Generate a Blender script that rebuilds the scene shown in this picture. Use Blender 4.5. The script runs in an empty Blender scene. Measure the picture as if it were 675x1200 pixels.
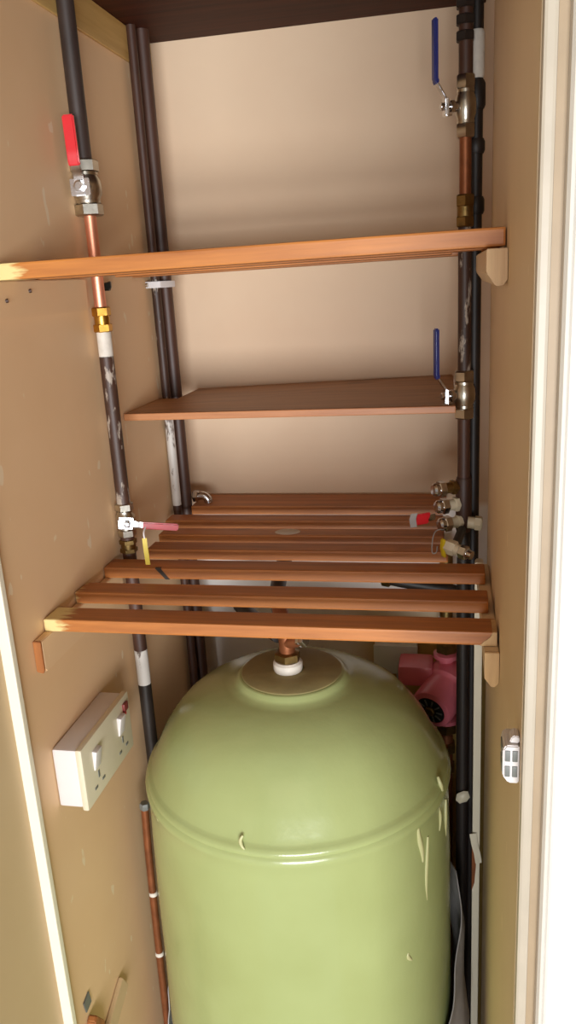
import bpy, bmesh, math, random
from mathutils import Vector, Matrix
random.seed(7)
SC = bpy.context.scene
COL = SC.collection
PI = math.pi

# ------------------------------------------------------------------ materials
def srgb(r, g, b):
    def f(c):
        c /= 255.0
        return c / 12.92 if c <= 0.04045 else ((c + 0.055) / 1.055) ** 2.4
    return (f(r), f(g), f(b), 1.0)

def base_mat(name):
    m = bpy.data.materials.new(name); m.use_nodes = True
    nt = m.node_tree
    return m, nt, nt.nodes['Principled BSDF']

def ramp(nt, p0, c0, p1, c1):
    r = nt.nodes.new('ShaderNodeValToRGB')
    r.color_ramp.elements[0].position = p0; r.color_ramp.elements[0].color = c0
    r.color_ramp.elements[1].position = p1; r.color_ramp.elements[1].color = c1
    return r

def mapped(nt, scale, coord='Object', rnd=False):
    tc = nt.nodes.new('ShaderNodeTexCoord'); mp = nt.nodes.new('ShaderNodeMapping')
    mp.inputs['Scale'].default_value = scale
    nt.links.new(tc.outputs[coord], mp.inputs['Vector'])
    if rnd:
        oi = nt.nodes.new('ShaderNodeObjectInfo'); mu = nt.nodes.new('ShaderNodeMath'); mu.operation = 'MULTIPLY'
        mu.inputs[1].default_value = 37.0
        nt.links.new(oi.outputs['Random'], mu.inputs[0]); nt.links.new(mu.outputs[0], mp.inputs['Location'])
    return mp

def noise(nt, mp, scale, detail=4, rough=.55):
    n = nt.nodes.new('ShaderNodeTexNoise')
    n.inputs['Scale'].default_value = scale; n.inputs['Detail'].default_value = detail
    n.inputs['Roughness'].default_value = rough
    nt.links.new(mp.outputs['Vector'], n.inputs['Vector'])
    return n

def mix(nt, fac, a, b):
    m = nt.nodes.new('ShaderNodeMix'); m.data_type = 'RGBA'
    for s, v in ((0, fac), (6, a), (7, b)):
        if isinstance(v, (tuple, float, int)): m.inputs[s].default_value = v
        else: nt.links.new(v, m.inputs[s])
    return m.outputs[2]

def bump(nt, bsdf, src, strength, dist=.002):
    b = nt.nodes.new('ShaderNodeBump'); b.inputs['Strength'].default_value = strength
    b.inputs['Distance'].default_value = dist
    nt.links.new(src, b.inputs['Height']); nt.links.new(b.outputs['Normal'], bsdf.inputs['Normal'])

def plain(name, col, rough=.5, metal=0.0, var=.12, scale=40, bmp=.0, coat=0.0):
    m, nt, b = base_mat(name)
    mp = mapped(nt, (1, 1, 1)); n = noise(nt, mp, scale)
    dk = tuple(c * (1 - var) for c in col[:3]) + (1,); lt = tuple(min(1, c * (1 + var)) for c in col[:3]) + (1,)
    r = ramp(nt, .3, dk, .7, lt)
    nt.links.new(n.outputs['Fac'], r.inputs['Fac']); nt.links.new(r.outputs['Color'], b.inputs['Base Color'])
    b.inputs['Roughness'].default_value = rough; b.inputs['Metallic'].default_value = metal
    b.inputs['Coat Weight'].default_value = coat
    if bmp: bump(nt, b, n.outputs['Fac'], bmp)
    return m

def wall_mat(name, col, stain, rough=.55, chips=True, ochre=None):
    m, nt, b = base_mat(name)
    mp = mapped(nt, (1, 1, 1)); n1 = noise(nt, mp, 2.2, 5, .6); n2 = noise(nt, mp, 60, 3)
    r = ramp(nt, .35, col, .8, stain)
    nt.links.new(n1.outputs['Fac'], r.inputs['Fac']); out = r.outputs['Color']
    if ochre:       # wall colour turns ochre low in the right-hand corner of the back wall
        tc = nt.nodes.new('ShaderNodeTexCoord'); sx = nt.nodes.new('ShaderNodeSeparateXYZ')
        nt.links.new(tc.outputs['Object'], sx.inputs[0])
        def step(sock, lo, hi):
            q = nt.nodes.new('ShaderNodeMapRange'); q.interpolation_type = 'SMOOTHSTEP'
            q.inputs[1].default_value = lo; q.inputs[2].default_value = hi
            nt.links.new(sock, q.inputs[0]); return q.outputs[0]
        a1 = step(sx.outputs['X'], -.20, -.12); a2 = step(sx.outputs['Z'], 1.03, .97)
        mu = nt.nodes.new('ShaderNodeMath'); mu.operation = 'MULTIPLY'
        nt.links.new(a1, mu.inputs[0]); nt.links.new(a2, mu.inputs[1])
        out = mix(nt, step(sx.outputs['Z'], 1.215, 1.20), out, srgb(240, 232, 224))   # wall colour turns whitish below the slats
        out = mix(nt, mu.outputs[0], out, ochre)
    if chips:
        v = noise(nt, mapped(nt, (1, 1, .45)), 58, 1, .4)
        cr = ramp(nt, .748, (0, 0, 0, 1), .763, (1, 1, 1, 1))
        nt.links.new(v.outputs['Fac'], cr.inputs['Fac'])
        out = mix(nt, cr.outputs['Color'], out, srgb(236, 212, 178))
    nt.links.new(out, b.inputs['Base Color'])
    b.inputs['Roughness'].default_value = rough
    bump(nt, b, n2.outputs['Fac'], .12, .001)
    return m

def wood_mat(name, light, dark, axis='X', rough=.45, paint=None, knots=True):
    """streaky timber; paint = (colour, coordinate limit, side) smears paint over one end"""
    m, nt, b = base_mat(name)
    sc = {'X': (1.6, 26, 26), 'Y': (26, 1.6, 26), 'Z': (26, 26, 1.6)}[axis]
    mp = mapped(nt, sc, rnd=True); n = noise(nt, mp, 2.6, 6, .62)
    r = ramp(nt, .3, dark, .68, light)
    nt.links.new(n.outputs['Fac'], r.inputs['Fac']); out = r.outputs['Color']
    if knots:
        ks = {'X': (5, 14, 14), 'Y': (14, 5, 14), 'Z': (14, 14, 5)}[axis]
        k = noise(nt, mapped(nt, ks, rnd=True), 1.4, 1, .4)
        kr = ramp(nt, .70, (0, 0, 0, 1), .78, (.75, .75, .75, 1))
        nt.links.new(k.outputs['Fac'], kr.inputs['Fac'])
        out = mix(nt, kr.outputs['Color'], out, tuple(c * .45 for c in dark[:3]) + (1,))
    if paint:
        pc, lim, side = paint
        tc = nt.nodes.new('ShaderNodeTexCoord'); sx = nt.nodes.new('ShaderNodeSeparateXYZ')
        nt.links.new(tc.outputs['Object'], sx.inputs[0])
        nn = noise(nt, mapped(nt, (12, 60, 60)), 3, 3)
        ad = nt.nodes.new('ShaderNodeMath'); ad.operation = 'MULTIPLY_ADD'
        ad.inputs[1].default_value = .05; nt.links.new(nn.outputs['Fac'], ad.inputs[0])
        nt.links.new(sx.outputs['X'], ad.inputs[2])
        q = nt.nodes.new('ShaderNodeMapRange')
        q.inputs[1].default_value = lim + .025; q.inputs[2].default_value = lim + .025 + .012 * side
        nt.links.new(ad.outputs[0], q.inputs[0])
        out = mix(nt, q.outputs[0], out, pc)
    nt.links.new(out, b.inputs['Base Color']); b.inputs['Roughness'].default_value = rough
    bump(nt, b, n.outputs['Fac'], .25, .001)
    return m

def pipe_mat(name, col, patch, amount, rough=.5, metal=0.0):
    """old pipe: dark paint with flakes of another colour; amount 0..1"""
    m, nt, b = base_mat(name)
    mp = mapped(nt, (30, 30, 9), rnd=True); n = noise(nt, mp, 2.0, 5, .65)
    t = .78 - .42 * amount
    r = ramp(nt, t, (0, 0, 0, 1), t + .05, (1, 1, 1, 1)); nt.links.new(n.outputs['Fac'], r.inputs['Fac'])
    n2 = noise(nt, mapped(nt, (1, 1, .3), rnd=True), 30, 3)
    r2 = ramp(nt, .3, tuple(c * .7 for c in col[:3]) + (1,), .75, tuple(c * 1.5 for c in col[:3]) + (1,))
    nt.links.new(n2.outputs['Fac'], r2.inputs['Fac'])
    nt.links.new(mix(nt, r.outputs['Color'], r2.outputs['Color'], patch), b.inputs['Base Color'])
    b.inputs['Roughness'].default_value = rough; b.inputs['Metallic'].default_value = metal
    bump(nt, b, n.outputs['Fac'], .3, .001)
    return m

M = {}
M['wall_left'] = wall_mat('painted_wall_left', srgb(232, 196, 154), srgb(224, 182, 136))
M['wall_back'] = wall_mat('painted_wall_back', srgb(216, 189, 159), srgb(206, 174, 143), .6, False, srgb(206, 172, 92))
M['wall_right'] = wall_mat('painted_wall_right', srgb(226, 202, 168), srgb(216, 190, 152))
M['jamb'] = wall_mat('painted_jamb', srgb(206, 180, 140), srgb(198, 168, 126), .5, False)
M['cream'] = plain('cream_gloss', srgb(236, 228, 206), .35, 0, .03, 18, .1)
M['groove'] = plain('groove_paint', srgb(160, 138, 110), .5, 0, .05, 30, .1)
M['moulding'] = plain('moulding_paint', srgb(208, 200, 188), .4, 0, .03, 30, .15)
M['frame_paint'] = plain('frame_paint', srgb(180, 168, 150), .4, 0, .04, 30, .15)
M['white_wall'] = plain('white_room_wall', srgb(226, 225, 224), .6, 0, .02, 12, .05)
M['floor'] = plain('floor_boards', srgb(120, 96, 74), .6, 0, .2, 9, .2)
M['carpet'] = plain('room_floor', srgb(196, 188, 172), .9, 0, .1, 60, .3)
M['ceil'] = plain('ceiling_paint', srgb(225, 215, 200), .7, 0, .03, 10)
OR_L, OR_D = srgb(196, 124, 60), srgb(146, 84, 38)
M['slat'] = wood_mat('slat_wood', OR_L, OR_D)
PAINT = srgb(226, 204, 140)
M['slat_left_paint'] = wood_mat('slat_wood_painted_left', OR_L, OR_D, paint=(PAINT, .030, -1))
M['slat_end_paint'] = wood_mat('slat_wood_painted_end', OR_L, OR_D, paint=(PAINT, .004, -1))
M['upper_slat'] = wood_mat('upper_slat_wood', srgb(200, 128, 60), srgb(160, 94, 42), paint=(PAINT, .040, -1))
M['mid_shelf'] = wood_mat('brown_shelf_wood', srgb(176, 124, 74), srgb(142, 96, 56))
M['mid_edge'] = wood_mat('shelf_edge_wood', srgb(196, 134, 86), srgb(160, 100, 58))
M['dark_board'] = wood_mat('dark_stained_board', srgb(74, 34, 18), srgb(50, 22, 10), rough=.6)
M['dark_board'].node_tree.nodes['Principled BSDF'].inputs['Specular IOR Level'].default_value = .15
M['raw_batten'] = wood_mat('raw_pine', srgb(212, 174, 108), srgb(184, 142, 78), axis='Y')
M['batten_paint'] = plain('painted_batten', srgb(208, 178, 138), .5, 0, .05, 20, .1)
M['end_grain'] = wood_mat('end_grain', srgb(214, 178, 124), srgb(176, 134, 84), axis='Z', knots=False)
M['end_grain_brown'] = wood_mat('end_grain_brown', srgb(176, 112, 60), srgb(140, 82, 40), axis='Z', knots=False)
M['foam'] = None
M['steel'] = plain('nickel_plated_brass', srgb(188, 182, 170), .28, 1.0, .15, 90, .1)
M['chrome'] = plain('chrome_plate', srgb(205, 205, 208), .18, 1.0, .08, 90)
M['brass'] = plain('brass', srgb(190, 146, 66), .3, 1.0, .15, 90, .1)
M['old_brass'] = plain('dull_brass', srgb(142, 118, 74), .4, 1.0, .25, 90, .15)
M['copper'] = plain('bright_copper', srgb(238, 164, 132), .42, .8, .08, 50, .05)
M['brown_copper'] = plain('dull_copper', srgb(142, 86, 54), .45, .65, .2, 60, .1)
M['dark_pipe'] = pipe_mat('dark_pipe_paint', srgb(54, 41, 36), srgb(128, 112, 98), .18)
M['brown_pipe'] = pipe_mat('brown_pipe_paint', srgb(68, 42, 31), srgb(160, 140, 122), .12)
M['flaky_pipe'] = pipe_mat('flaking_pipe_paint', srgb(60, 38, 28), srgb(164, 150, 136), .52)
M['white_pipe'] = pipe_mat('whitened_pipe_paint', srgb(96, 80, 70), srgb(204, 198, 190), .9)
M['black_pipe'] = pipe_mat('black_pipe', srgb(34, 26, 22), srgb(110, 92, 78), .10)
M['white_tape'] = plain('white_jointing', srgb(214, 206, 194), .6, 0, .12, 70, .3)
M['red'] = plain('red_plastic', srgb(206, 24, 34), .35, 0, .05, 30)
M['dark_red'] = plain('dark_red_plastic', srgb(170, 20, 30), .35, 0, .05, 30)
M['neon'] = plain('dim_red_plastic', srgb(126, 52, 50), .35, 0, .06, 30)
M['blue'] = plain('blue_plastic', srgb(38, 46, 112), .35, 0, .08, 30)
M['yellow'] = plain('yellow_plastic', srgb(212, 186, 34), .4, 0, .06, 30)
M['white_plastic'] = plain('white_plastic', srgb(218, 212, 210), .35, 0, .02, 20)
M['cream_plastic'] = plain('cream_plastic', srgb(216, 206, 180), .4, 0, .03, 20)
M['pale_box'] = plain('pale_green_grey_plastic', srgb(226, 232, 226), .4, 0, .02, 20)
M['black'] = plain('black_plastic', srgb(24, 26, 24), .35, 0, .1, 30)
M['grey'] = plain('grey_plastic', srgb(110, 112, 108), .45, 0, .08, 30)
M['pump_red'] = plain('pump_red_paint', srgb(222, 116, 130), .26, 0, .08, 25, .05)
M['sheet'] = plain('pale_grey_sheet', srgb(160, 156, 154), .45, 0, .2, 25, .2)
M['collar'] = plain('dusty_collar', srgb(150, 138, 92), .75, 0, .1, 45, .35)
M['drip'] = plain('pale_foam_drip', srgb(198, 198, 146), .35, 0, .05, 30)

def foam():
    m, nt, b = base_mat('green_foam')
    mp = mapped(nt, (1, 1, 1)); n1 = noise(nt, mp, 3.5, 4); n2 = noise(nt, mapped(nt, (1, 1, .6)), 26, 4, .6)
    r = ramp(nt, .3, srgb(158, 168, 110), .7, srgb(172, 184, 127))
    nt.links.new(n1.outputs['Fac'], r.inputs['Fac']); nt.links.new(r.outputs['Color'], b.inputs['Base Color'])
    b.inputs['Roughness'].default_value = .20; b.inputs['Specular IOR Level'].default_value = .62
    bump(nt, b, n2.outputs['Fac'], .30, .002)
    return m
M['foam'] = foam()

# ------------------------------------------------------------------ mesh helpers
def bx(bm, x0, x1, y0, y1, z0, z1, bev=0.0, mat=None):
    t = bmesh.new()
    vs = [t.verts.new((x, y, z)) for x in (x0, x1) for y in (y0, y1) for z in (z0, z1)]
    for f in ((0, 1, 3, 2), (4, 6, 7, 5), (0, 4, 5, 1), (2, 3, 7, 6), (0, 2, 6, 4), (1, 5, 7, 3)):
        t.faces.new([vs[i] for i in f])
    if bev: bmesh.ops.bevel(t, geom=t.edges[:] , offset=bev, segments=2, affect='EDGES', profile=.6)
    merge(bm, t, mat); return bm

def merge(bm, t, mat=None):
    bmesh.ops.recalc_face_normals(t, faces=t.faces[:])
    if mat is not None: bmesh.ops.transform(t, matrix=mat, verts=t.verts[:])
    me = bpy.data.meshes.new('tmp'); t.to_mesh(me); t.free(); bm.from_mesh(me); bpy.data.meshes.remove(me)

def frame(d):
    d = Vector(d).normalized()
    u = Vector((0, 0, 1)) if abs(d.z) < .9 else Vector((1, 0, 0))
    a = u.cross(d).normalized(); b = d.cross(a)
    return a, b, d

def lathe(bm, prof, origin=(0, 0, 0), axis=(0, 0, 1), seg=28, fn=None):
    """prof: list of (radius, distance along axis)"""
    a, b, d = frame(axis); o = Vector(origin); t = bmesh.new(); rings = []
    for r, h in prof:
        if r < 1e-6: rings.append([t.verts.new(o + d * h)]); continue
        ring = []
        for k in range(seg):
            an = 2 * PI * k / seg; rr = r if fn is None else fn(r, h, an)
            ring.append(t.verts.new(o + d * h + (a * math.cos(an) + b * math.sin(an)) * rr))
        rings.append(ring)
    for p, q in zip(rings, rings[1:]):
        if len(p) == 1 and len(q) == 1: continue
        for k in range(seg):
            k2 = (k + 1) % seg
            if len(p) == 1: t.faces.new((p[0], q[k], q[k2]))
            elif len(q) == 1: t.faces.new((p[k], q[0], p[k2]))
            else: t.faces.new((p[k], q[k], q[k2], p[k2]))
    for ring, end in ((rings[0], 0), (rings[-1], 1)):
        if len(ring) > 1: t.faces.new(ring if end else ring[::-1])
    merge(bm, t); return bm

def rod(bm, p0, p1, r, seg=20, r2=None):
    p0, p1 = Vector(p0), Vector(p1); L = (p1 - p0).length
    return lathe(bm, [(r, 0), (r if r2 is None else r2, L)], p0, p1 - p0, seg)

def nut(bm, p0, p1, r, bev=.12):
    """hexagonal nut between two points"""
    p0, p1 = Vector(p0), Vector(p1); L = (p1 - p0).length
    return lathe(bm, [(r * .86, 0), (r, L * bev), (r, L * (1 - bev)), (r * .86, L)], p0, p1 - p0, 6)

def smooth_path(pts, n=8):
    pts = [Vector(p) for p in pts]; out = []
    for i in range(len(pts) - 1):
        p0 = pts[max(i - 1, 0)]; p1 = pts[i]; p2 = pts[i + 1]; p3 = pts[min(i + 2, len(pts) - 1)]
        for k in range(n):
            t = k / n
            out.append(.5 * ((2 * p1) + (p2 - p0) * t + (2 * p0 - 5 * p1 + 4 * p2 - p3) * t * t + (3 * p1 - p0 - 3 * p2 + p3) * t ** 3))
    out.append(pts[-1]); return out

def tube(bm, pts, r, seg=16, smooth=True):
    pts = smooth_path(pts) if smooth else [Vector(p) for p in pts]
    t = bmesh.new(); rings = []; prev = None
    for i, p in enumerate(pts):
        d = (pts[min(i + 1, len(pts) - 1)] - pts[max(i - 1, 0)]).normalized()
        if prev is None: a, b, _ = frame(d)
        else:
            a = (prev - d * prev.dot(d)).normalized(); b = d.cross(a)
        prev = a; rr = r(i / (len(pts) - 1)) if callable(r) else r
        rings.append([t.verts.new(p + (a * math.cos(2 * PI * k / seg) + b * math.sin(2 * PI * k / seg)) * rr) for k in range(seg)])
    for p, q in zip(rings, rings[1:]):
        for k in range(seg): t.faces.new((p[k], q[k], q[(k + 1) % seg], p[(k + 1) % seg]))
    t.faces.new(rings[0][::-1]); t.faces.new(rings[-1]); merge(bm, t); return bm

def strap(bm, pts, w, th, wdir):
    """flat bar of width w (along wdir) and thickness th along a path"""
    pts = [Vector(p) for p in pts]; wd = Vector(wdir).normalized(); t = bmesh.new(); rings = []
    for i, p in enumerate(pts):
        d = (pts[min(i + 1, len(pts) - 1)] - pts[max(i - 1, 0)]).normalized(); n = d.cross(wd).normalized()
        rings.append([t.verts.new(p + wd * sx * w / 2 + n * sy * th / 2) for sx, sy in ((-1, -1), (1, -1), (1, 1), (-1, 1))])
    for p, q in zip(rings, rings[1:]):
        for k in range(4): t.faces.new((p[k], q[k], q[(k + 1) % 4], p[(k + 1) % 4]))
    t.faces.new(rings[0][::-1]); t.faces.new(rings[-1])
    bmesh.ops.recalc_face_normals(t, faces=t.faces[:])
    bmesh.ops.bevel(t, geom=t.edges[:], offset=min(w, th) * .28, segments=2, affect='EDGES')
    merge(bm, t); return bm

def prism(bm, poly, z0, z1, axes='xz', bev=0.0):
    """extrude a polygon given in two axes along the third"""
    t = bmesh.new()
    def P(u, v, w): return {'xz': (u, w, v), 'yz': (w, u, v), 'xy': (u, v, w)}[axes]
    a = [t.verts.new(P(u, v, z0)) for u, v in poly]; b = [t.verts.new(P(u, v, z1)) for u, v in poly]
    n = len(poly); t.faces.new(a); t.faces.new(b[::-1])
    for k in range(n): t.faces.new((a[k], b[k], b[(k + 1) % n], a[(k + 1) % n]))
    bmesh.ops.recalc_face_normals(t, faces=t.faces[:])
    if bev: bmesh.ops.bevel(t, geom=t.edges[:], offset=bev, segments=2, affect='EDGES')
    merge(bm, t); return bm

def NB(): return bmesh.new()

def obj(name, bm, mat, parent=None, loc=None, smooth=True):
    """link a bmesh (in world metres) as one object; its origin sits at loc or at its parent's"""
    if parent is not None: off = Vector(parent['_o'])
    else: off = Vector(loc) if loc is not None else base_of(bm)
    bmesh.ops.translate(bm, vec=-off, verts=bm.verts[:])
    me = bpy.data.meshes.new(name); bm.to_mesh(me); bm.free()
    me.materials.append(M[mat])
    if smooth:
        for p in me.polygons: p.use_smooth = True
        try: me.set_sharp_from_angle(angle=math.radians(38))
        except Exception: pass
    o = bpy.data.objects.new(name, me); COL.objects.link(o)
    if parent is not None: o.parent = parent
    else: o.location = off
    o['_o'] = tuple(off); return o

def base_of(bm):
    xs = [v.co.x for v in bm.verts]; ys = [v.co.y for v in bm.verts]; zs = [v.co.z for v in bm.verts]
    return Vector(((min(xs) + max(xs)) / 2, (min(ys) + max(ys)) / 2, min(zs)))

def thing(name, label, cat, loc, group=None):
    o = bpy.data.objects.new(name, None); COL.objects.link(o); o.location = loc; o['_o'] = tuple(loc)
    o.empty_display_size = .03
    return tag(o, label, cat, group)

def tag(o, label, cat, group=None):
    o['label'] = label; o['category'] = cat
    if group: o['group'] = group
    return o

def struct(name, bm, mat, loc=(0, 0, 0)):
    o = obj(name, bm, mat, loc=loc, smooth=False); o['kind'] = 'structure'; return o

# ------------------------------------------------------------------ the setting
XL, XR, YB = -.475, .050, 1.376           # side walls and back wall of the cupboard
TOP = 2.30
struct('wall_back', bx(NB(), XL - .03, .095, YB, YB + .04, 0, TOP), 'wall_back')
struct('wall_left', bx(NB(), XL - .03, XL, .732, YB, 0, TOP), 'wall_left')
struct('wall_right', prism(NB(), [(XR, .535), (XR, 1.10), (.062, 1.10), (.062, YB), (.095, YB), (.095, .535)], 0, TOP, 'xy'), 'wall_right')
struct('ceiling', bx(NB(), XL - .03, XR + .045, .535, YB, TOP, TOP + .04), 'ceil')
struct('floor', bx(NB(), XL - .03, XR + .045, .535, YB + .04, -.04, 0), 'floor')
# left: cream door stop, then the tan frame on which the door hung
struct('trim_1', bx(NB(), -.4845, -.4690, .7225, .7319, 0, TOP, .0015), 'cream')
struct('trim_2', bx(NB(), -.53, -.4818, .15, .7224, 0, TOP), 'jamb')
struct('wall_front_left', bx(NB(), -1.3, -.53, .15, .20, 0, 2.45), 'white_wall')
# right: cream edge of the cupboard side, a shallow groove, the rounded moulding, the white room wall
struct('trim_3', bx(NB(), XR + .0004, .0588, .526, .5348, 0, TOP, .0022), 'frame_paint')
struct('trim_4', bx(NB(), .0588, .0652, .5315, .5349, 0, TOP), 'groove')
rm = NB()
prism(rm, [(.0652, .5349), (.0652, .531), (.0660, .526), (.0680, .5235), (.0702, .524), (.0716, .528), (.0728, .531), (.0748, .531), (.0748, .5349)], 0, TOP, 'xy')
struct('trim_5', rm, 'moulding')
struct('wall_front_right', bx(NB(), .0748, 1.2, .5315, .58, 0, 2.45), 'white_wall')
struct('wall_front_top', bx(NB(), -.53, .0748, .535, .575, TOP, 2.45), 'white_wall')
struct('floor_room', bx(NB(), -1.6, 1.6, -3.6, .535, -.04, 0), 'carpet')

# ------------------------------------------------------------------ shelves
t = thing('shelf_board', 'dark brown stained board closing the top of the cupboard, seen from below', 'shelf', (-.21, 1.06, 1.972))
obj('board', bx(NB(), XL + .001, XR - .0005, .78, YB - .001, 1.972, 1.992, .001), 'dark_board', t, smooth=False)
bm = NB(); bx(bm, -.4745, -.4702, .74, 1.31, 1.924, 1.9715, .0012)
bx(bm, -.4745, -.4700, 1.31, 1.3745, 1.930, 1.9715, .001)
tag(obj('shelf_batten', bm, 'raw_batten', smooth=False), 'raw yellow pine batten on the left wall under the dark top board', 'batten')

def slat_obj(name, mat, x0, x1, y0, y1, z0, z1, label, group, dz=0.0):
    t = bmesh.new()
    bx(t, x0, x1, y0, y1, z0, z1, .0022)
    L = x1 - x0
    for v in t.verts: v.co.z += dz * (v.co.x - x0) / L
    ctr = (x0, y0, z0)
    return tag(obj(name, t, mat, loc=ctr, smooth=False), label, 'board', group)

ZS = 1.2296
low = [  # front y, back y, left x, right x, material, which
    (.804, .842, -.4735, .0475, 'slat_left_paint', 'front slat of the lower slatted shelf, pale paint smeared on both ends'),
    (.889, .925, -.4735, .0425, 'slat_end_paint', 'second slat from the front of the lower shelf, its left end tipped with paint'),
    (.980, 1.017, -.4735, .0425, 'slat', 'third slat from the front of the lower shelf, dark notch near its left end'),
    (1.059, 1.096, -.440, -.004, 'slat', 'fourth slat from the front, just in front of the yellow hanging tag'),
    (1.129, 1.165, -.447, -.010, 'slat', 'fifth slat from the front of the lower shelf, carrying a whitish scuff'),
    (1.204, 1.240, -.462, -.012, 'slat', 'sixth slat from the front, next to the wide rearmost slat'),
    (1.289, 1.366, -.4445, -.008, 'slat', 'wide rearmost slat of the lower shelf against the back wall')]
for i, (y0, y1, x0, x1, mt, lb) in enumerate(low):
    s = slat_obj('shelf_board', mt, x0, x1, y0, y1, ZS - .0155, ZS, 'orange-brown ' + lb, 'slats of the lower shelf')
    if i == 2:
        o = obj('notch', prism(NB(), [(-.384, 1.2139), (-.378, 1.2139), (-.390, 1.2299), (-.398, 1.2299)], .9795, .985, 'xz'), 'black_pipe', s, smooth=False)
        o['label'] = 'dark slanting notch'
    if i == 0:
        o = obj('end_smear', prism(NB(), [(.030, ZS - .0157), (.0477, ZS - .0157), (.0477, ZS + .0004), (.043, ZS + .0004), (.040, ZS - .006), (.034, ZS - .010)], .8036, .838, 'xz', .0004), 'end_grain', s, smooth=False)
        o['label'] = 'paint-smeared right end'
    if i == 4:
        bm = NB(); lathe(bm, [(.020, 0), (.018, .0006), (0, .0009)], (-.245, 1.147, ZS - .0001), (0, 0, 1), 20)
        for v in bm.verts: v.co.y = 1.147 + (v.co.y - 1.147) * .75
        o = obj('scuff', bm, 'white_tape', s); o['label'] = 'whitish paint scuff'
up = [(.800, .846, -.474, .0490, 'front slat of the upper shelf, orange with a cream painted left end'),
      (.900, .946, -.474, .0490, 'second slat of the upper shelf, right behind its front slat'),
      (1.06, 1.106, -.443, .0010, 'third slat of the upper shelf, seen only from below'),
      (1.20, 1.246, -.474, .0490, 'rearmost slat of the upper shelf, near the back wall')]
for i, (y0, y1, x0, x1, lb) in enumerate(up):
    slat_obj('shelf_board', 'upper_slat' if i == 0 else 'slat', x0, x1, y0, y1, 1.6150, 1.6320, lb, 'slats of the upper shelf', .003)

# brown single-board middle shelf, cut round the pipes in the back left corner
t = thing('wooden_shelf', 'dull brown single board shelf between the upper and lower slatted shelves', 'shelf', (-.22, 1.25, 1.411))
poly = [(-.4735, 1.114), (.006, 1.114), (.003, 1.3745), (-.440, 1.3745), (-.440, 1.258), (-.4735, 1.258)]
bm = prism(NB(), poly, 1.4125, 1.4225, 'xy', .0015)
for v in bm.verts:
    if v.co.y > 1.3 and v.co.x > -.2: v.co.z += .010
obj('board', bm, 'mid_shelf', t, smooth=False)
o = obj('front_edging', bx(NB(), -.4735, .006, 1.109, 1.1138, 1.4122, 1.4224, .0012), 'mid_edge', t, smooth=False)
o['label'] = 'paler worn front edge'

def bearer(label, x0, x1, y0, y1, z0, z1, ch, endmat, side):
    """painted batten fixed to a side wall; the bare sawn end faces the front"""
    t = thing('shelf_bearer', label, 'batten', ((x0 + x1) / 2, y0, z0))
    if side < 0:
        bm = prism(NB(), [(y0 + .002, z1), (y0 + .002, z0 + .004), (y0 + .006, z0), (y0 + ch + .01, z0 - .0), (y1, z0), (y1, z1)], x0, x1, 'yz', .001)
        obj('batten', bm, 'wall_left', t, smooth=False)
        e = prism(NB(), [(x0, z0 + .002), (x1 - .002, z0), (x1, z0 + .004), (x1, z1), (x0, z1)], y0 - .001, y0 + .0022, 'xz', .0006)
    else:
        pl = [(x0, z1), (x0, z0 + ch), (x0 + ch * .7, z0), (x1 - .004, z0), (x1, z0 + .005), (x1, z1)]
        obj('batten', prism(NB(), pl, y0 + .002, y1, 'xz', .001), 'wall_right', t, smooth=False)
        e = prism(NB(), pl, y0 - .001, y0 + .0022, 'xz', .0006)
    o = obj('sawn_end', e, endmat, t, smooth=False); o['label'] = 'bare sawn end'
    return t
bearer('beige painted batten on the right wall, its chamfered end showing under the upper shelf', .031, XR - .0005, .776, 1.10, 1.5835, 1.6158, .012, 'end_grain', 1)
bearer('beige painted batten on the right wall, its raw end showing under the front lower slat', .0345, XR - .0005, .790, 1.06, 1.1735, 1.2135, .010, 'end_grain', 1)
bearer('tan painted batten on the left wall carrying the lower slats, brown sawn front end', XL + .0005, XL + .0105, .776, 1.02, 1.1735, 1.2138, .03, 'end_grain_brown', -1)
t = bearer('tan painted batten on the left wall carrying the upper slats, dotted with nails', XL + .0005, XL + .0085, .740, 1.02, 1.575, 1.6148, .03, 'batten_paint', -1)
for y, z in ((.815, 1.594), (.868, 1.603)):
    o = obj('nail', rod(NB(), (XL + .008, y, z), (XL + .0105, y + .001, z + .0005), .0022, 10), 'brown_pipe', t)
    o['label'] = 'dark nail head'

# ------------------------------------------------------------------ pipes and valves
LP = (-.459, 1.040)         # left riser
def pipe_section(name, t, x, y, z0, z1, r, mat, label=None):
    o = obj(name, rod(NB(), (x, y, z0), (x, y, z1), r, 24), mat, t)
    if label: o['label'] = label
    return o
def coupling(t, x, y, z0, z1, r, mat, name='coupling', label=None):
    bm = NB(); h = z1 - z0
    nut(bm, (x, y, z0), (x, y, z0 + h * .34), r); nut(bm, (x, y, z0 + h * .62), (x, y, z1), r)
    rod(bm, (x, y, z0 + h * .3), (x, y, z0 + h * .66), r * .84)
    o = obj(name, bm, mat, t)
    if label: o['label'] = label
    return o

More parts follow.
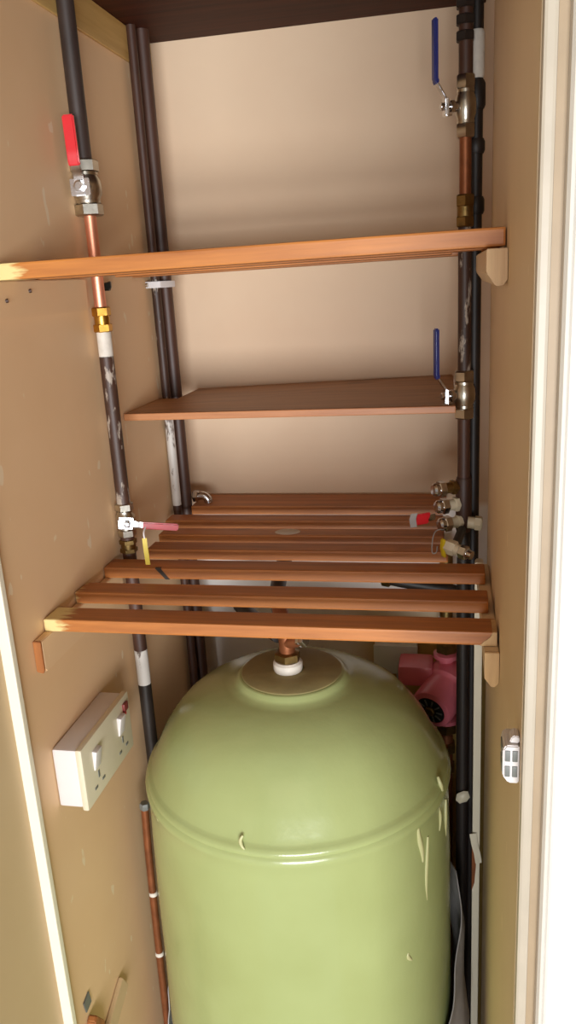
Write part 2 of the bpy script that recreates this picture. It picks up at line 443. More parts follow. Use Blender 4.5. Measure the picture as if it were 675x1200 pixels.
def ball_valve(label, group, org, ax, st, L, r, lev, sleeve_mat, w=.011, metal='steel', stem=.026, sleeve=(.34, 1.0), off=.012):
    """org centre, ax pipe axis, st stem direction, lev = (lever direction, length)"""
    org = Vector(org); ax = Vector(ax).normalized(); st = Vector(st).normalized()
    ld = Vector(lev[0]).normalized(); ll = lev[1]; wd = st.cross(ld)
    t = thing('ball_valve', label, 'valve', org, group)
    bm = NB(); lathe(bm, [(r * .85, -L * .34), (r * 1.0, -L * .30), (r * 1.05, -L * .22), (r * 1.3, -L * .12), (r * 1.36, 0), (r * 1.3, L * .12), (r * 1.05, L * .22), (r, L * .30), (r * .85, L * .34)], org, ax, 24)
    obj('body', bm, metal, t)
    for s in (-1, 1):
        bm = NB(); nut(bm, org + ax * s * L * .27, org + ax * s * L * .5, r * 1.28)
        lathe(bm, [(r * 1.12, 0), (r * 1.12, L * .05)], org + ax * s * L * .22, ax * s, 20)
        obj('nut', bm, metal, t)
    bm = NB(); strap(bm, [org + st * (stem - .0012) - ld * .011, org + st * (stem - .0012) + ld * .009], w * 1.7, .0022, wd); strap(bm, [org + st * (stem - .008) - ld * .0095, org + st * stem - ld * .0105], w * .9, .0024, wd); rod(bm, org + st * r * .8, org + st * stem * .8, r * .62); nut(bm, org + st * stem * .55, org + st * (stem * .78), r * .8)
    rod(bm, org + st * stem * .7, org + st * (stem + .006), r * .3); nut(bm, org + st * (stem + .0015), org + st * (stem + .0055), r * .5)
    obj('stem', bm, 'chrome', t)
    wd = st.cross(ld)
    p = [org + st * stem - ld * .010, org + st * stem + ld * .010, org + st * (stem + off * .5) + ld * (.010 + ll * .10), org + st * (stem + off) + ld * (.010 + ll * .2), org + st * (stem + off) + ld * ll]
    bm = NB(); strap(bm, p[:4] + [p[4] - ld * .004], w * .85, .0028, wd)
    lv = obj('lever', bm, 'chrome', t)
    q0 = p[3] * .55 + p[2] * .45
    bm = NB(); strap(bm, [q0, p[3], p[3].lerp(p[4], .3), p[3].lerp(p[4], .7), p[4]], w, .0058, wd)
    obj('sleeve', bm, sleeve_mat, lv)
    return t

# left riser
t = thing('riser_pipe', 'dark riser pipe on the left wall with a bright copper length at the upper shelf', 'pipe', (LP[0], LP[1], 0))
pipe_section('pipe_length', t, *LP, 1.757, 2.02, .0108, 'dark_pipe')
pipe_section('copper_length', t, *LP, 1.575, 1.695, .0078, 'copper', 'bright pinkish copper length')
coupling(t, *LP, 1.545, 1.578, .0125, 'brass', label='brass coupling')
pipe_section('white_joint', t, *LP, 1.512, 1.546, .0098, 'white_tape', 'joint daubed white')
pipe_section('pipe_length', t, *LP, 1.300, 1.513, .0098, 'flaky_pipe', 'brown length with flaking pale paint')
pipe_section('pipe_length', t, *LP, 1.076, 1.262, .0098, 'brown_pipe')
pipe_section('pipe_length', t, *LP, 1.02, 1.077, .0099, 'white_pipe', 'length smeared white under the slats')
pipe_section('pipe_length', t, *LP, .0005, 1.021, .0098, 'black_pipe')
coupling(t, LP[0], LP[1], 1.232, 1.252, .0128, 'old_brass')
ball_valve('ball valve on the left riser with a raised bright red lever', None, (LP[0], LP[1], 1.726), (0, 0, 1), (.12, -1, 0), .068, .0142, ((-.02, 0, 1), .080), 'red', w=.0145, stem=.028, off=.010)
ball_valve('ball valve low on the left riser, dark red lever turned sideways over the slats', None, (LP[0], LP[1], 1.281), (0, 0, 1), (.45, -.9, 0), .050, .0105, ((.9, .35, -.16), .072), 'dark_red', w=.010, stem=.022, off=.004)
bm = NB(); strap(bm, [(-.4125, .990, 1.270), (-.412, .989, 1.258), (-.4105, .988, 1.2318)], .0065, .0016, (1, .2, 0))
t = thing('valve_tag', 'yellow tag hanging from the sideways red lever above the slats', 'tag', (-.412, .989, 1.232))
obj('tag_strip', bm, 'yellow', t)
bm = NB(); tube(bm, [(-.4125, .990, 1.269), (-.4135, .992, 1.277), (-.414, 1.001, 1.282)], .0011, 8)
obj('tie', bm, 'white_plastic', t)
t = thing('pipe_clip', 'small black pipe clip on the left wall beside the copper length', 'clip', (XL, 1.075, 1.603))
bm = NB(); rod(bm, (XL + .0005, 1.082, 1.603), (XL + .014, 1.082, 1.603), .005, 14); obj('base', bm, 'black', t)
bm = NB(); strap(bm, [(XL + .012, 1.085, 1.606), (XL + .019, 1.074, 1.606), (XL + .022, 1.064, 1.605), (XL + .016, 1.056, 1.604)], .009, .003, (0, 0, 1)); obj('hook', bm, 'black', t)

# two pipes in the back left corner
BP, BW = (-.458, 1.303), (-.4645, 1.2755)
t = thing('corner_pipe', 'brown painted pipe running up the back left corner of the cupboard', 'pipe', (BP[0], BP[1], 0))
pipe_section('pipe_length', t, *BP, .0005, 1.972, .0108, 'brown_pipe')
t = thing('corner_pipe', 'thinner pipe with whitened flakes just in front of the brown corner pipe', 'pipe', (BW[0], BW[1], 0))
pipe_section('pipe_length', t, *BW, 1.610, 1.972, .0072, 'brown_pipe')
pipe_section('pipe_length', t, *BW, 1.400, 1.611, .0074, 'flaky_pipe')
pipe_section('pipe_length', t, *BW, 1.236, 1.401, .0076, 'white_pipe', 'length whitened by old paint')
pipe_section('pipe_length', t, *BW, .0005, 1.237, .0074, 'brown_pipe')
t = thing('pipe_saddle', 'white two-pipe saddle holding the corner pipes below the upper shelf', 'clip', (XL, 1.29, 1.60))
bm = NB(); strap(bm, [(XL + .001, 1.255, 1.603), (XL + .008, 1.2605, 1.603), (XL + .0205, 1.2675, 1.603), (XL + .030, 1.292, 1.603), (XL + .031, 1.308, 1.603), (XL + .020, 1.319, 1.603), (XL + .002, 1.322, 1.603)], .010, .0022, (0, 0, 1)); obj('band', bm, 'white_plastic', t)
bm = NB(); rod(bm, (XL + .002, 1.2535, 1.603), (XL + .005, 1.2535, 1.603), .003, 10); obj('screw', bm, 'steel', t)
t = thing('pipe_elbow', 'bluish chrome elbow fitting at the foot of the corner pipes on the rearmost slat', 'fitting', (-.428, 1.312, ZS))
bm = NB(); tube(bm, [(-.437, 1.312, ZS + .012), (-.428, 1.312, ZS + .013), (-.421, 1.312, ZS + .008), (-.419, 1.312, ZS + .0004)], .0075, 16); obj('bend', bm, 'chrome', t)
bm = NB(); nut(bm, (-.4465, 1.312, ZS + .012), (-.436, 1.312, ZS + .012), .0105); obj('nut', bm, 'chrome', t)

# right-hand pair of pipes
R1, R2 = (.0175, 1.136), (.0312, 1.160)
t = thing('riser_pipe', 'right-hand riser carrying both blue-levered valves, copper between them', 'pipe', (R1[0], R1[1], 0))
pipe_section('pipe_length', t, *R1, 1.828, 1.972, .0088, 'brown_pipe')
for k in range(4): obj('nut', nut(NB(), (R1[0] - .001, R1[1], 1.868 + .018 * k), (R1[0] - .001, R1[1], 1.879 + .018 * k), .0122), 'black_pipe', t)
pipe_section('copper_length', t, *R1, 1.690, 1.762, .0076, 'brown_copper', 'brown copper length')
coupling(t, *R1, 1.652, 1.692, .0125, 'old_brass', label='dull brass coupling')
pipe_section('pipe_length', t, *R1, 1.462, 1.653, .0088, 'flaky_pipe', 'dark length with pale flakes')
pipe_section('pipe_length', t, *R1, 1.315, 1.405, .0088, 'brown_pipe')
pipe_section('pipe_length', t, *R1, .0005, 1.236, .0095, 'black_pipe')
t = thing('riser_pipe', 'black pipe standing behind the right-hand valved riser, close to the right wall', 'pipe', (R2[0], R2[1], 0))
pipe_section('pipe_length', t, *R2, .0005, 1.972, .0085, 'black_pipe')
for z0, z1, r, mt in ((1.83, 1.885, .0100, 'white_tape'), (1.795, 1.828, .0115, 'black_pipe'), (1.742, 1.76, .0115, 'black_pipe'), (1.668, 1.690, .0115, 'black_pipe')):
    o = obj('collar', lathe(NB(), [(r * .85, z0), (r, z0 + .004), (r, z1 - .004), (r * .85, z1)], (R2[0], R2[1], 0), (0, 0, 1), 20), mt, t)
    if mt == 'white_tape': o['label'] = 'whitish jointing collar'
# collar pieces under the upper shelf
ball_valve('ball valve near the top of the right-hand riser, raised blue lever, above the upper shelf', 'blue-levered ball valves', (R1[0], R1[1], 1.795), (0, 0, 1), (-.9, -.42, 0), .072, .0098, ((0, 0, 1), .098), 'blue', w=.010, stem=.028, off=.013)
ball_valve('ball valve at the brown middle shelf on the right-hand riser, raised blue lever', 'blue-levered ball valves', (R1[0], R1[1], 1.4335), (0, 0, 1), (-.9, -.42, 0), .066, .0112, ((0, 0, 1), .092), 'blue', w=.010, stem=.028, off=.013)

# cluster of fittings above the slats on the right
t = thing('pipe_manifold', 'cluster of three stacked side branches with chrome caps on the right-hand riser', 'fitting', (R1[0], R1[1], 1.236))
bm = NB(); lathe(bm, [(.0100, 1.236), (.0112, 1.240), (.0112, 1.312), (.0100, 1.316)], (R1[0], R1[1], 0), (0, 0, 1), 20); obj('column', bm, 'brown_pipe', t)
bd = Vector((-.86, -.5, 0)).normalized()
for k, z in enumerate((1.303, 1.278, 1.252)):
    o0 = Vector((R1[0], R1[1], z)) + Vector((.004 * (k - 1), 0, 0))
    bm = NB(); rod(bm, o0, o0 + bd * .03, .0078); nut(bm, o0 + bd * .009, o0 + bd * .016, .0108)
    br = obj('branch', bm, 'cream_plastic' if k else 'old_brass', t)
    bm = NB(); nut(bm, o0 + bd * .026, o0 + bd * .037, .0118); lathe(bm, [(.0095, 0), (.0095, .006), (.007, .009), (0, .0095)], o0 + bd * .036, bd, 18)
    obj('cap', bm, 'chrome', br)
bm = NB(); rod(bm, (R1[0] + .006, R1[1] - .010, 1.252), (R1[0] + .026, R1[1] - .012, 1.251), .0085); nut(bm, (R1[0] + .015, R1[1] - .011, 1.2516), (R1[0] + .0255, R1[1] - .012, 1.251), .0105)
obj('side_nut', bm, 'cream_plastic', t)
o0 = Vector((R1[0], R1[1], 1.265)) + bd * .046
bm = NB(); strap(bm, [o0, o0 + Vector((-.006, -.006, .0)), o0 + Vector((-.016, -.010, -.001))], .009, .0026, (0, 0, 1)); lv = obj('lever', bm, 'chrome', t)
bm = NB(); strap(bm, [o0 + Vector((-.008, -.007, 0)), o0 + Vector((-.020, -.011, -.001)), o0 + Vector((-.028, -.013, -.002))], .0165, .005, (.2, .0, 1)); obj('red_sleeve', bm, 'red', lv)
t = thing('plastic_tag', 'clear plastic tag at the tip of the red lever on the right-hand cluster', 'tag', tuple(o0 + Vector((-.03, -.013, -.01))))
bm = NB(); strap(bm, [o0 + Vector((-.0285, -.0135, .008)), o0 + Vector((-.031, -.0145, 0)), o0 + Vector((-.0295, -.0145, -.012))], .010, .0012, (1, -.3, .2)); obj('plate', bm, 'sheet', t)
t = thing('cable_tie', 'thin pale plastic loop hanging below the red lever on the right', 'tie', (-.022, 1.06, 1.231))
bm = NB(); tube(bm, [(-.010, 1.088, 1.2535), (-.020, 1.077, 1.255), (-.0245, 1.066, 1.248), (-.0255, 1.056, 1.2312), (-.020, 1.054, 1.2312), (-.0185, 1.060, 1.238)], .0009, 8); obj('loop', bm, 'sheet', t)
# angled valve with a yellow handle resting at the slat ends
t = thing('drain_valve', 'angled brass drain valve with a yellow handle at the right end of the slats', 'valve', (0, 1.045, 1.2305))
a0, a1 = Vector((-.0085, 1.044, 1.2455)), Vector((.021, 1.026, 1.2395))
bm = NB(); rod(bm, a0, a1, .0078); nut(bm, a0.lerp(a1, .08), a0.lerp(a1, .50), .0105); obj('body', bm, 'cream_plastic', t)
bm = NB(); nut(bm, a0.lerp(a1, .66), a1, .0096); rod(bm, a1, a1.lerp(a0, -.2), .006); obj('nut', bm, 'chrome', t)
bm = NB(); strap(bm, [a0 + Vector((-.0015, -.004, .010)), a0 + Vector((-.003, -.006, -.001)), a0 + Vector((-.001, -.007, -.0145))], .0085, .004, (.5, -.9, 0)); obj('handle', bm, 'yellow', t)
bm = NB(); rod(bm, Vector((.004, 1.036, 1.243)), Vector((.015, 1.120, 1.2425)), .0062); obj('tail_pipe', bm, 'black_pipe', t)

# ------------------------------------------------------------------ hot water cylinder
CX, CY = -.2193, 1.000
t = thing('hot_water_cylinder', 'large green foam-covered hot water cylinder with a domed top', 'hot water cylinder', (CX, CY, 0))
prof = [(0.0, 1.0725), (.069, 1.0730), (.0728, 1.0728), (.0755, 1.0712), (.0785, 1.0670), (.083, 1.0635), (.094, 1.0605), (.11, 1.0560), (.128, 1.0480), (.145, 1.0380), (.160, 1.0270),
        (.174, 1.0110), (.187, .9920), (.197, .9720), (.2045, .9560), (.2075, .9500), (.2090, .9475), (.2120, .9452), (.2150, .9418), (.2160, .9385), (.2158, .9360), (.2176, .9335), (.2190, .9295), (.2188, .9250), (.2165, .9200),
        (.2155, .90), (.2168, .86), (.2180, .80), (.2188, .72), (.2195, .64), (.2200, .56), (.2205, .45), (.2205, .30), (.2205, .10), (.212, .0)]
pr2 = []
for (r0, h0), (r1, h1) in zip(prof, prof[1:]):
    n = max(1, int(((r1 - r0) ** 2 + (h1 - h0) ** 2) ** .5 / .012))
    for k in range(n): pr2.append((r0 + (r1 - r0) * k / n, h0 + (h1 - h0) * k / n))
pr2.append(prof[-1])
def wob(r, h, a):
    return r * (1 + .0022 * math.sin(3 * a + 9 * h) + .0014 * math.sin(7 * a - 21 * h + 1) + .0010 * math.sin(13 * a + 40 * h))
obj('jacket', lathe(NB(), pr2, (CX, CY, 0), (0, 0, 1), 144, wob), 'foam', t)
o = obj('collar', lathe(NB(), [(.0700, 1.0705), (.0705, 1.0738), (.069, 1.0750), (.03, 1.0758), (.018, 1.0758), (.018, 1.071)], (CX, CY, 0), (0, 0, 1), 64), 'collar', t)
o['label'] = 'dusty round collar on the dome'
for az, z0, z1, w in ((-33, .925, .865, .0050), (-29, .895, .80, .0042), (-15, .955, .925, .0042), (-19, .918, .880, .0036), (-10, .905, .85, .0040), (-40, .745, .728, .0042), (-97, .958, .943, .003), (-140, .935, .915, .004)):
    pts = []
    for k in range(6):
        f = k / 5; z = z0 + (z1 - z0) * f; a = math.radians(az + 1.2 * math.sin(3.1 * f + az))
        rr = .2145 + .004 * max(0, min(1, (.93 - z) / .3)); rr = rr if z < .945 else .2145 - (z - .945) * .45
        pts.append((CX + rr * math.cos(a), CY + rr * math.sin(a), z))
    obj('foam_drip', tube(NB(), pts, lambda f, w=w: w * .62 * (.45 + .8 * math.sin(PI * min(1, .1 + .85 * f))), 10), 'drip', t)

# pipe leaving the crown
t = thing('outlet_pipe', 'brown copper outlet pipe bending up from the crown of the green cylinder', 'pipe', (CX - .004, CY - .004, 1.0765))
ox, oy = CX - .004, CY - .004
bm = NB(); lathe(bm, [(.0195, 1.0760), (.0205, 1.079), (.0205, 1.088), (.0175, 1.091), (.0155, 1.091)], (ox, oy, 0), (0, 0, 1), 28); o = obj('flange', bm, 'white_tape', t); o['label'] = 'white-smeared flange'
bm = NB(); nut(bm, (ox, oy, 1.0905), (ox, oy, 1.104), .0185); o = obj('nut', bm, 'old_brass', t)
bm = NB(); tube(bm, [(ox, oy, 1.10), (ox, oy, 1.122), (ox - .006, oy + .012, 1.140), (ox - .016, oy + .038, 1.152)], .0112, 18); obj('bend', bm, 'brown_copper', t)
bm = NB(); tube(bm, [(ox - .0155, oy + .036, 1.1515), (ox - .03, oy + .10, 1.160), (ox - .042, oy + .22, 1.164), (ox - .048, YB - .004, 1.164)], .0118, 18); o = obj('dark_length', bm, 'black_pipe', t); o['label'] = 'dark length running back'
bm = NB(); rod(bm, (ox + .002, oy - .004, 1.119), (ox + .024, oy - .012, 1.127), .0085); obj('spur', bm, 'brown_copper', t)
bm = NB(); nut(bm, (ox + .018, oy - .010, 1.125), (ox + .030, oy - .0145, 1.1295), .0095); o = obj('air_vent', bm, 'chrome', t)
t = thing('horizontal_pipe', 'black horizontal pipe stub behind the crown of the green cylinder, left of the outlet', 'pipe', (-.30, 1.13, 1.085))
bm = NB(); tube(bm, [(-.345, 1.20, 1.083), (-.30, 1.13, 1.090), (-.262, 1.072, 1.098), (-.243, 1.034, 1.110)], .0115, 16); obj('pipe_length', bm, 'black_pipe', t)
t = thing('brass_union', 'small brass union fitting left behind the crown, just under the front slat', 'fitting', (-.345, 1.20, 1.09))
bm = NB(); nut(bm, (-.352, 1.214, 1.094), (-.343, 1.198, 1.101), .0135); rod(bm, (-.362, 1.232, 1.086), (-.337, 1.187, 1.106), .0098); obj('union_nut', bm, 'brass', t)
t = thing('horizontal_pipe', 'black horizontal pipe under the slats at the right, above the pump', 'pipe', (-.03, 1.205, 1.12))
bm = NB(); tube(bm, [(-.098, 1.218, 1.128), (-.07, 1.213, 1.124), (-.02, 1.208, 1.118), (.0425, 1.196, 1.112)], .0095, 16); obj('pipe_length', bm, 'black_pipe', t)
bm = NB(); nut(bm, (-.108, 1.221, 1.129), (-.094, 1.217, 1.1275), .0135); obj('end_cap', bm, 'old_brass', t)

# ------------------------------------------------------------------ pump, box, strip, sheets on the right
PX, PY = -.008, 1.285
t = thing('circulating_pump', 'pinkish red circulating pump with a black finned end beside the cylinder', 'pump', (PX, PY, .80))
pc = Vector((-.012, 1.262, .905)); ad = Vector((-.42, -.88, -.20)).normalized()
bm = NB(); lathe(bm, [(0, -.052), (.036, -.050), (.043, -.042), (.045, -.02), (.043, -.004), (.038, .000), (.0365, .004), (.0365, .044), (.034, .050), (.0275, .0525), (.0255, .0525), (.0250, .044), (0, .044)], pc, ad, 40); obj('motor_housing', bm, 'pump_red', t)
bm = NB(); bx(bm, -.090, -.030, 1.262, 1.318, .912, .950, .008); o = obj('terminal_box', bm, 'pump_red', t)
fa, fb, fd = frame(ad)
bm = NB(); lathe(bm, [(0, .0445), (.0248, .0445), (.0248, .0515), (.0225, .0525), (0, .0525)], pc, ad, 32); cap = obj('end_plate', bm, 'black', t)
bm = NB()
for k in range(10):
    an = 2 * PI * k / 10; dr = fa * math.cos(an) + fb * math.sin(an)
    strap(bm, [pc + ad * .0535 + dr * .011, pc + ad * .0538 + dr * .0225], .0028, .0024, ad.cross(dr))
obj('fin', bm, 'grey', cap)
bm = NB(); lathe(bm, [(.0088, .052), (.0088, .0555), (.007, .057), (0, .0572)], pc, ad, 20); o = obj('bleed_screw', bm, 'old_brass', cap)
for s, z in ((1, .957), (-1, .848)):
    bm = NB(); lathe(bm, [(.014, 0), (.022, .004), (.022, .011), (.014, .014)], (PX, PY, z if s > 0 else z), (0, 0, s), 24)
    rod(bm, (PX, PY, z), (PX, PY, z - s * .03), .013); obj('flange', bm, 'pump_red', t)
    bm = NB(); nut(bm, (PX, PY, z + s * .0135), (PX, PY, z + s * .033), .019); obj('union_nut', bm, 'old_brass', t)
t = thing('pump_pipe', 'dull brass pump valve and pipe rising from the pump to below the slats', 'pipe', (PX, PY, .99))
bm = NB(); rod(bm, (PX, PY, .9905), (PX, PY, 1.16), .011); obj('pipe_length', bm, 'old_brass', t)
bm = NB(); lathe(bm, [(.011, 1.0), (.0165, 1.006), (.0165, 1.03), (.011, 1.036)], (PX, PY, 0), (0, 0, 1), 20); nut(bm, (PX - .002, PY - .012, 1.018), (PX - .010, PY - .030, 1.018), .009); obj('gate_valve', bm, 'steel', t)
t = thing('pump_pipe', 'copper pipe with a brass elbow dropping from the pump beside the cylinder', 'pipe', (PX, PY, 0))
bm = NB(); rod(bm, (PX, PY, .0005), (PX, PY, .8145), .011); obj('pipe_length', bm, 'brown_copper', t)
obj('coupling', nut(NB(), (PX, PY, .775), (PX, PY, .795), .017), 'old_brass', t); obj('coupling', nut(NB(), (PX, PY, .735), (PX, PY, .752), .016), 'old_brass', t)
bm = NB(); rod(bm, (PX, PY - .006, .79), (PX - .012, PY - .085, .79), .0055); nut(bm, (PX - .010, PY - .072, .79), (PX - .0125, PY - .09, .79), .009); obj('side_branch', bm, 'brass', t)

t = thing('junction_box', 'pale grey-green junction box on the back wall above the pump', 'junction box', (-.10, YB, .893))
obj('box_base', bx(NB(), -.1385, -.0605, YB - .026, YB - .0005, .893, .948, .004), 'pale_box', t)
obj('lid', bx(NB(), -.1395, -.0595, YB - .032, YB - .0262, .892, .949, .0025), 'pale_box', t)
for x in (-.131, -.068): obj('screw', rod(NB(), (x, YB - .0318, .903), (x, YB - .0332, .903), .0026, 10), 'steel', t)
t = thing('pump_cable', 'pale grey cable hanging from the junction box down to the pump', 'cable', (-.095, 1.36, .85))
obj('cable_run', tube(NB(), [(-.0955, YB - .014, .8915), (-.0955, YB - .015, .87), (-.094, YB - .017, .84), (-.085, YB - .02, .81), (-.07, YB - .02, .79)], .0042, 12), 'pale_box', t)

bm = NB(); pts = [(.0330, 1.088), (.0435, 1.088), (.0445, 1.096), (.0440, 1.106), (.0345, 1.106), (.0325, 1.098)]
prism(bm, pts, .0005, 1.205, 'xy', .0012)
t = thing('timber_strip', 'cream painted vertical timber strip between the black riser and the right wall', 'strip', (.038, 1.097, 0))
obj('strip', bm, 'cream', t, smooth=False)
o = obj('torn_patch', prism(NB(), [(.0320, .735), (.0370, .728), (.0385, .70), (.0365, .668), (.0322, .652)], 1.0862, 1.0876, 'xz', .0004), 'brown_copper', t, smooth=False); o['label'] = 'bare orange-brown patch'
bm = NB(); strap(bm, [(.0330, 1.085, .760), (.0360, 1.083, .742), (.0400, 1.084, .725), (.0425, 1.087, .705)], .010, .0012, (1, .1, .2)); o = obj('peeling_flake', bm, 'cream', t)
t = thing('pipe_flake', 'pale flake of plaster stuck on the black riser right of the cylinder', 'flake', (.018, 1.122, .78))
bm = NB(); lathe(bm, [(0, 0), (.0075, .001), (.009, .004), (.006, .007), (0, .008)], (.018, 1.1265, .797), (.05, -1, .1), 9, lambda r, h, a: r * (1 + .3 * math.sin(2 * a + 1)))
for v in bm.verts: v.co.z = .797 + (v.co.z - .797) * 1.5
obj('flake', bm, 'cream_plastic', t)

# crumpled pale sheet wrapped low round the cylinder
def sheet_mesh(a0, a1, n, top, rad, zb, th=.0016):
    bm = NB(); rows = 16; g = []
    for side in (0, 1):
        gg = []
        for i in range(n + 1):
            a = math.radians(a0 + (a1 - a0) * i / n); row = []
            for j in range(rows + 1):
                f = j / rows; z = top(i / n) + (zb - top(i / n)) * f
                rr = rad(i / n, f) + .0022 * math.sin(11 * a + 30 * z) + .0014 * math.sin(27 * a - 60 * z) + (th if side else 0)
                row.append(bm.verts.new((CX + rr * math.cos(a), CY + rr * math.sin(a), z)))
            gg.append(row)
        g.append(gg)
    for s in (0, 1):
        for i in range(n):
            for j in range(rows):
                q = (g[s][i][j], g[s][i + 1][j], g[s][i + 1][j + 1], g[s][i][j + 1]); bm.faces.new(q if s else q[::-1])
    A, B = g
    for i in range(n):
        bm.faces.new((A[i][0], A[i + 1][0], B[i + 1][0], B[i][0])); bm.faces.new((A[i][rows], B[i][rows], B[i + 1][rows], A[i + 1][rows]))
    for j in range(rows):
        bm.faces.new((A[0][j], B[0][j], B[0][j + 1], A[0][j + 1])); bm.faces.new((A[n][j], A[n][j + 1], B[n][j + 1], B[n][j]))
    bmesh.ops.recalc_face_normals(bm, faces=bm.faces[:]); return bm
def cl(f): return max(0, min(1, f))
tag(obj('plastic_sheet', sheet_mesh(-62, 22, 44, lambda u: .44 + .27 * cl((u - .15) / .75) ** 1.1 , lambda u, f: .2292 + .012 * cl((u - .35) / .4) * cl(2.2 * f + .15) + .003 * math.sin(9 * u + 5 * f), .25), 'sheet'),
    'crumpled grey plastic sheet tucked round the right side of the green cylinder', 'plastic sheet')
tag(obj('plastic_sheet', sheet_mesh(150, 236, 40, lambda u: .575 - .30 * cl((u - .30) / .7), lambda u, f: .2262, .20), 'sheet'),
    'white plastic sheet edge showing low on the left side of the green cylinder', 'plastic sheet')

# copper pipe left of the cylinder
t = thing('copper_pipe', 'thin brown copper pipe rising beside the left of the green cylinder', 'pipe', (-.4515, .962, .2))
obj('pipe_length', tube(NB(), [(-.4530, .960, .05), (-.4530, .960, .45), (-.4500, .960, .74), (-.4465, .960, .858)], .0058, 14), 'brown_copper', t)
for z in (.70, .585): obj('clip', lathe(NB(), [(.0058, 0), (.0068, .001), (.0068, .006), (.0058, .007)], (-.4495 - (.70 - z) * .018, .960, z), (0, 0, 1), 14), 'white_tape', t)
obj('end_fitting', nut(NB(), (-.4465, .960, .855), (-.4463, .960, .866), .0074), 'grey', t)

# ------------------------------------------------------------------ switched double socket on the left wall
SX = XL + .0405
t = thing('switched_socket', 'white surface-mounted double switched socket on the left wall', 'socket', (XL, .85, .988))
obj('pattress', bx(NB(), XL + .0005, SX - .009, .780, .923, .9895, 1.0690, .003), 'white_plastic', t)
fp = obj('faceplate', bx(NB(), SX - .009, SX, .777, .926, .9865, 1.0715, .0035), 'cream_plastic', t)
for y in (.812, .890):
    bm = NB(); bx(bm, -.0028, .0040, -.0085, .0085, -.0135, .0135, .0015)
    bmesh.ops.transform(bm, matrix=Matrix.Translation((SX, y, 1.040)) @ Matrix.Rotation(math.radians(10), 4, 'Y'), verts=bm.verts[:])
    obj('rocker_switch', bm, 'white_plastic', fp)
for yc in (.806, .884):
    for dy, z, w, h in ((.008, 1.016, .002, .0048), (-.003, 1.003, .004, .0018), (.019, 1.003, .004, .0018)):
        obj('pin_slot', bx(NB(), SX - .001, SX + .0005, yc + dy - w, yc + dy + w, z - h, z + h, .0003), 'grey', fp)
bm = NB(); bx(bm, SX - .0006, SX + .0036, .902, .915, 1.051, 1.0625, .0012); o = obj('neon_indicator', bm, 'neon', fp); o['label'] = 'dark red indicator'
bm = NB(); bx(bm, SX - .001, SX + .0025, .9005, .909, 1.0455, 1.0505, .001); o = obj('red_mark', bm, 'red', fp); o['label'] = 'small red mark beside the indicator'

# ------------------------------------------------------------------ door catch on the right wall
t = thing('door_catch', 'white plastic door catch with slots on the right wall near the front edge', 'catch', (XR, .55, 1.228))
bm = NB(); prism(bm, [(.0378, 1.234), (.0378, 1.256), (.0400, 1.260), (XR - .0003, 1.260), (XR - .0003, 1.228), (.0420, 1.228)], .541, .566, 'xz', .0010)
obj('housing', bm, 'white_plastic', t)
for z in (1.2385, 1.2515):
    for x in (.0412, .0465):
        obj('slot', bx(NB(), x - .0019, x + .0019, .5402, .5425, z - .0045, z + .0045, .0004), 'grey', t)
    obj('slot', bx(NB(), .0373, .0390, .546, .561, z - .004, z + .004, .0004), 'grey', t)
bm = NB(); prism(bm, [(.0425, 1.2605), (.0440, 1.2655), (.0470, 1.2670), (XR - .0003, 1.2655), (XR - .0003, 1.2605)], .544, .556, 'xz', .0008); obj('fixing_tab', bm, 'white_plastic', t)

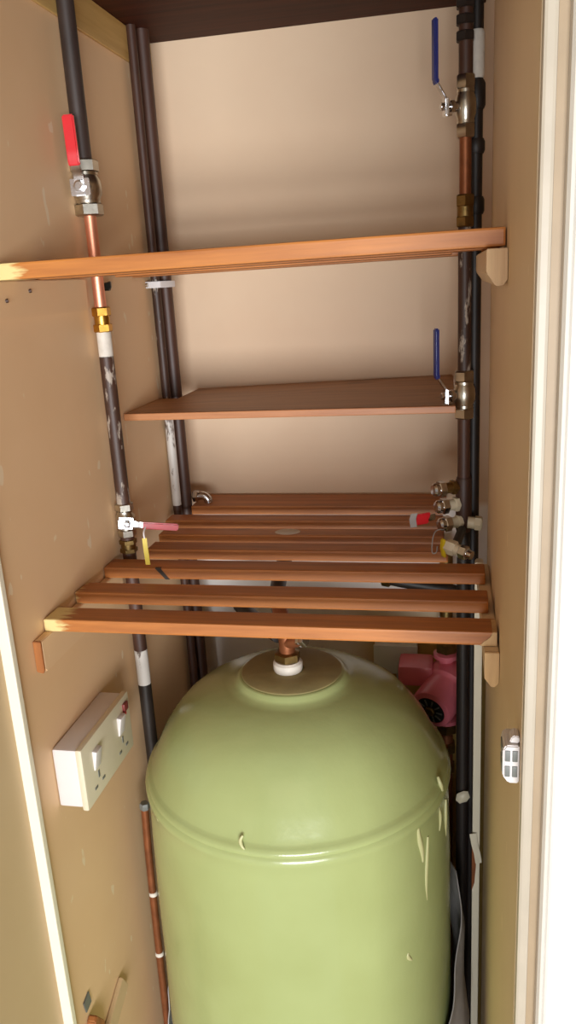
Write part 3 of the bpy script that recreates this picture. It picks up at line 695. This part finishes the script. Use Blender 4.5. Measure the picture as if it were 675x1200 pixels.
# ------------------------------------------------------------------ timber at the foot of the left wall
t = thing('painted_offcut', 'tan painted timber offcut fixed aslant low on the left wall', 'timber', (XL, .83, .58))
bm = NB(); prism(bm, [(.863, .6386), (.8775, .611), (.806, .578), (.793, .609)], XL + .0004, XL + .0075, 'yz', .0012); obj('strip', bm, 'batten_paint', t, smooth=False)
t = thing('wood_block', 'brown upright timber end low on the left wall by the cream door stop', 'timber', (XL, .765, 0))
bm = NB(); prism(bm, [(.757, .650), (.763, .668), (.770, .672), (.787, .646), (.787, .0005), (.757, .0005)], XL + .0005, XL + .013, 'yz', .0015); obj('block', bm, 'end_grain_brown', t, smooth=False)
t = thing('wall_plate', 'small grey metal plate on the left wall above the brown timber end', 'plate', (XL, .77, .68))
bm = NB(); prism(bm, [(.760, .700), (.777, .704), (.780, .684), (.764, .681)], XL + .0003, XL + .0022, 'yz', .0006); obj('plate', bm, 'grey', t)

# ------------------------------------------------------------------ light
w = bpy.data.worlds.new('room_light'); SC.world = w; w.use_nodes = True
bg = w.node_tree.nodes['Background']; bg.inputs[0].default_value = (1.0, .93, .84, 1); bg.inputs[1].default_value = .24
def area(name, loc, target, sx, sy, power, col):
    l = bpy.data.lights.new(name, 'AREA'); l.shape = 'RECTANGLE'; l.size = sx; l.size_y = sy; l.energy = power; l.color = col
    o = bpy.data.objects.new(name, l); COL.objects.link(o); o.location = loc
    o.rotation_euler = (Vector(target) - Vector(loc)).to_track_quat('-Z', 'Y').to_euler(); return o
area('window_daylight', (.70, -3.3, .92), (-.2, 1.0, 1.15), 2.3, 1.3, 228, (.95, .975, 1.0))
area('ceiling_lamp', (-.05, -1.3, 2.40), (-.3, 1.1, 1.7), 1.2, 1.0, 3, (1.0, .82, .62))

# ------------------------------------------------------------------ camera
cam = bpy.data.cameras.new('camera'); co = bpy.data.objects.new('camera', cam); COL.objects.link(co)
right = Vector((.980057596, .190740825, -.0557229354)); down = Vector((.000608703527, -.283298646, -.959031546)); fwd = Vector((-.1987127, .939872233, -.277765095))
m3 = Matrix((right, -down, -fwd)).transposed()
co.matrix_world = Matrix.Translation((0, 0, 1.6)) @ m3.to_4x4()
cam.sensor_fit = 'VERTICAL'; cam.sensor_height = 36.0; cam.sensor_width = 36.0; cam.lens = 942.97 / 1200 * 36
cam.clip_start = .02
SC.camera = co
for o in SC.objects:
    if '_o' in o: del o['_o']
vs = SC.view_settings
vs.view_transform = 'Standard'; vs.look = 'None'; vs.exposure = 0.0; vs.gamma = 1.0; vs.use_curve_mapping = False
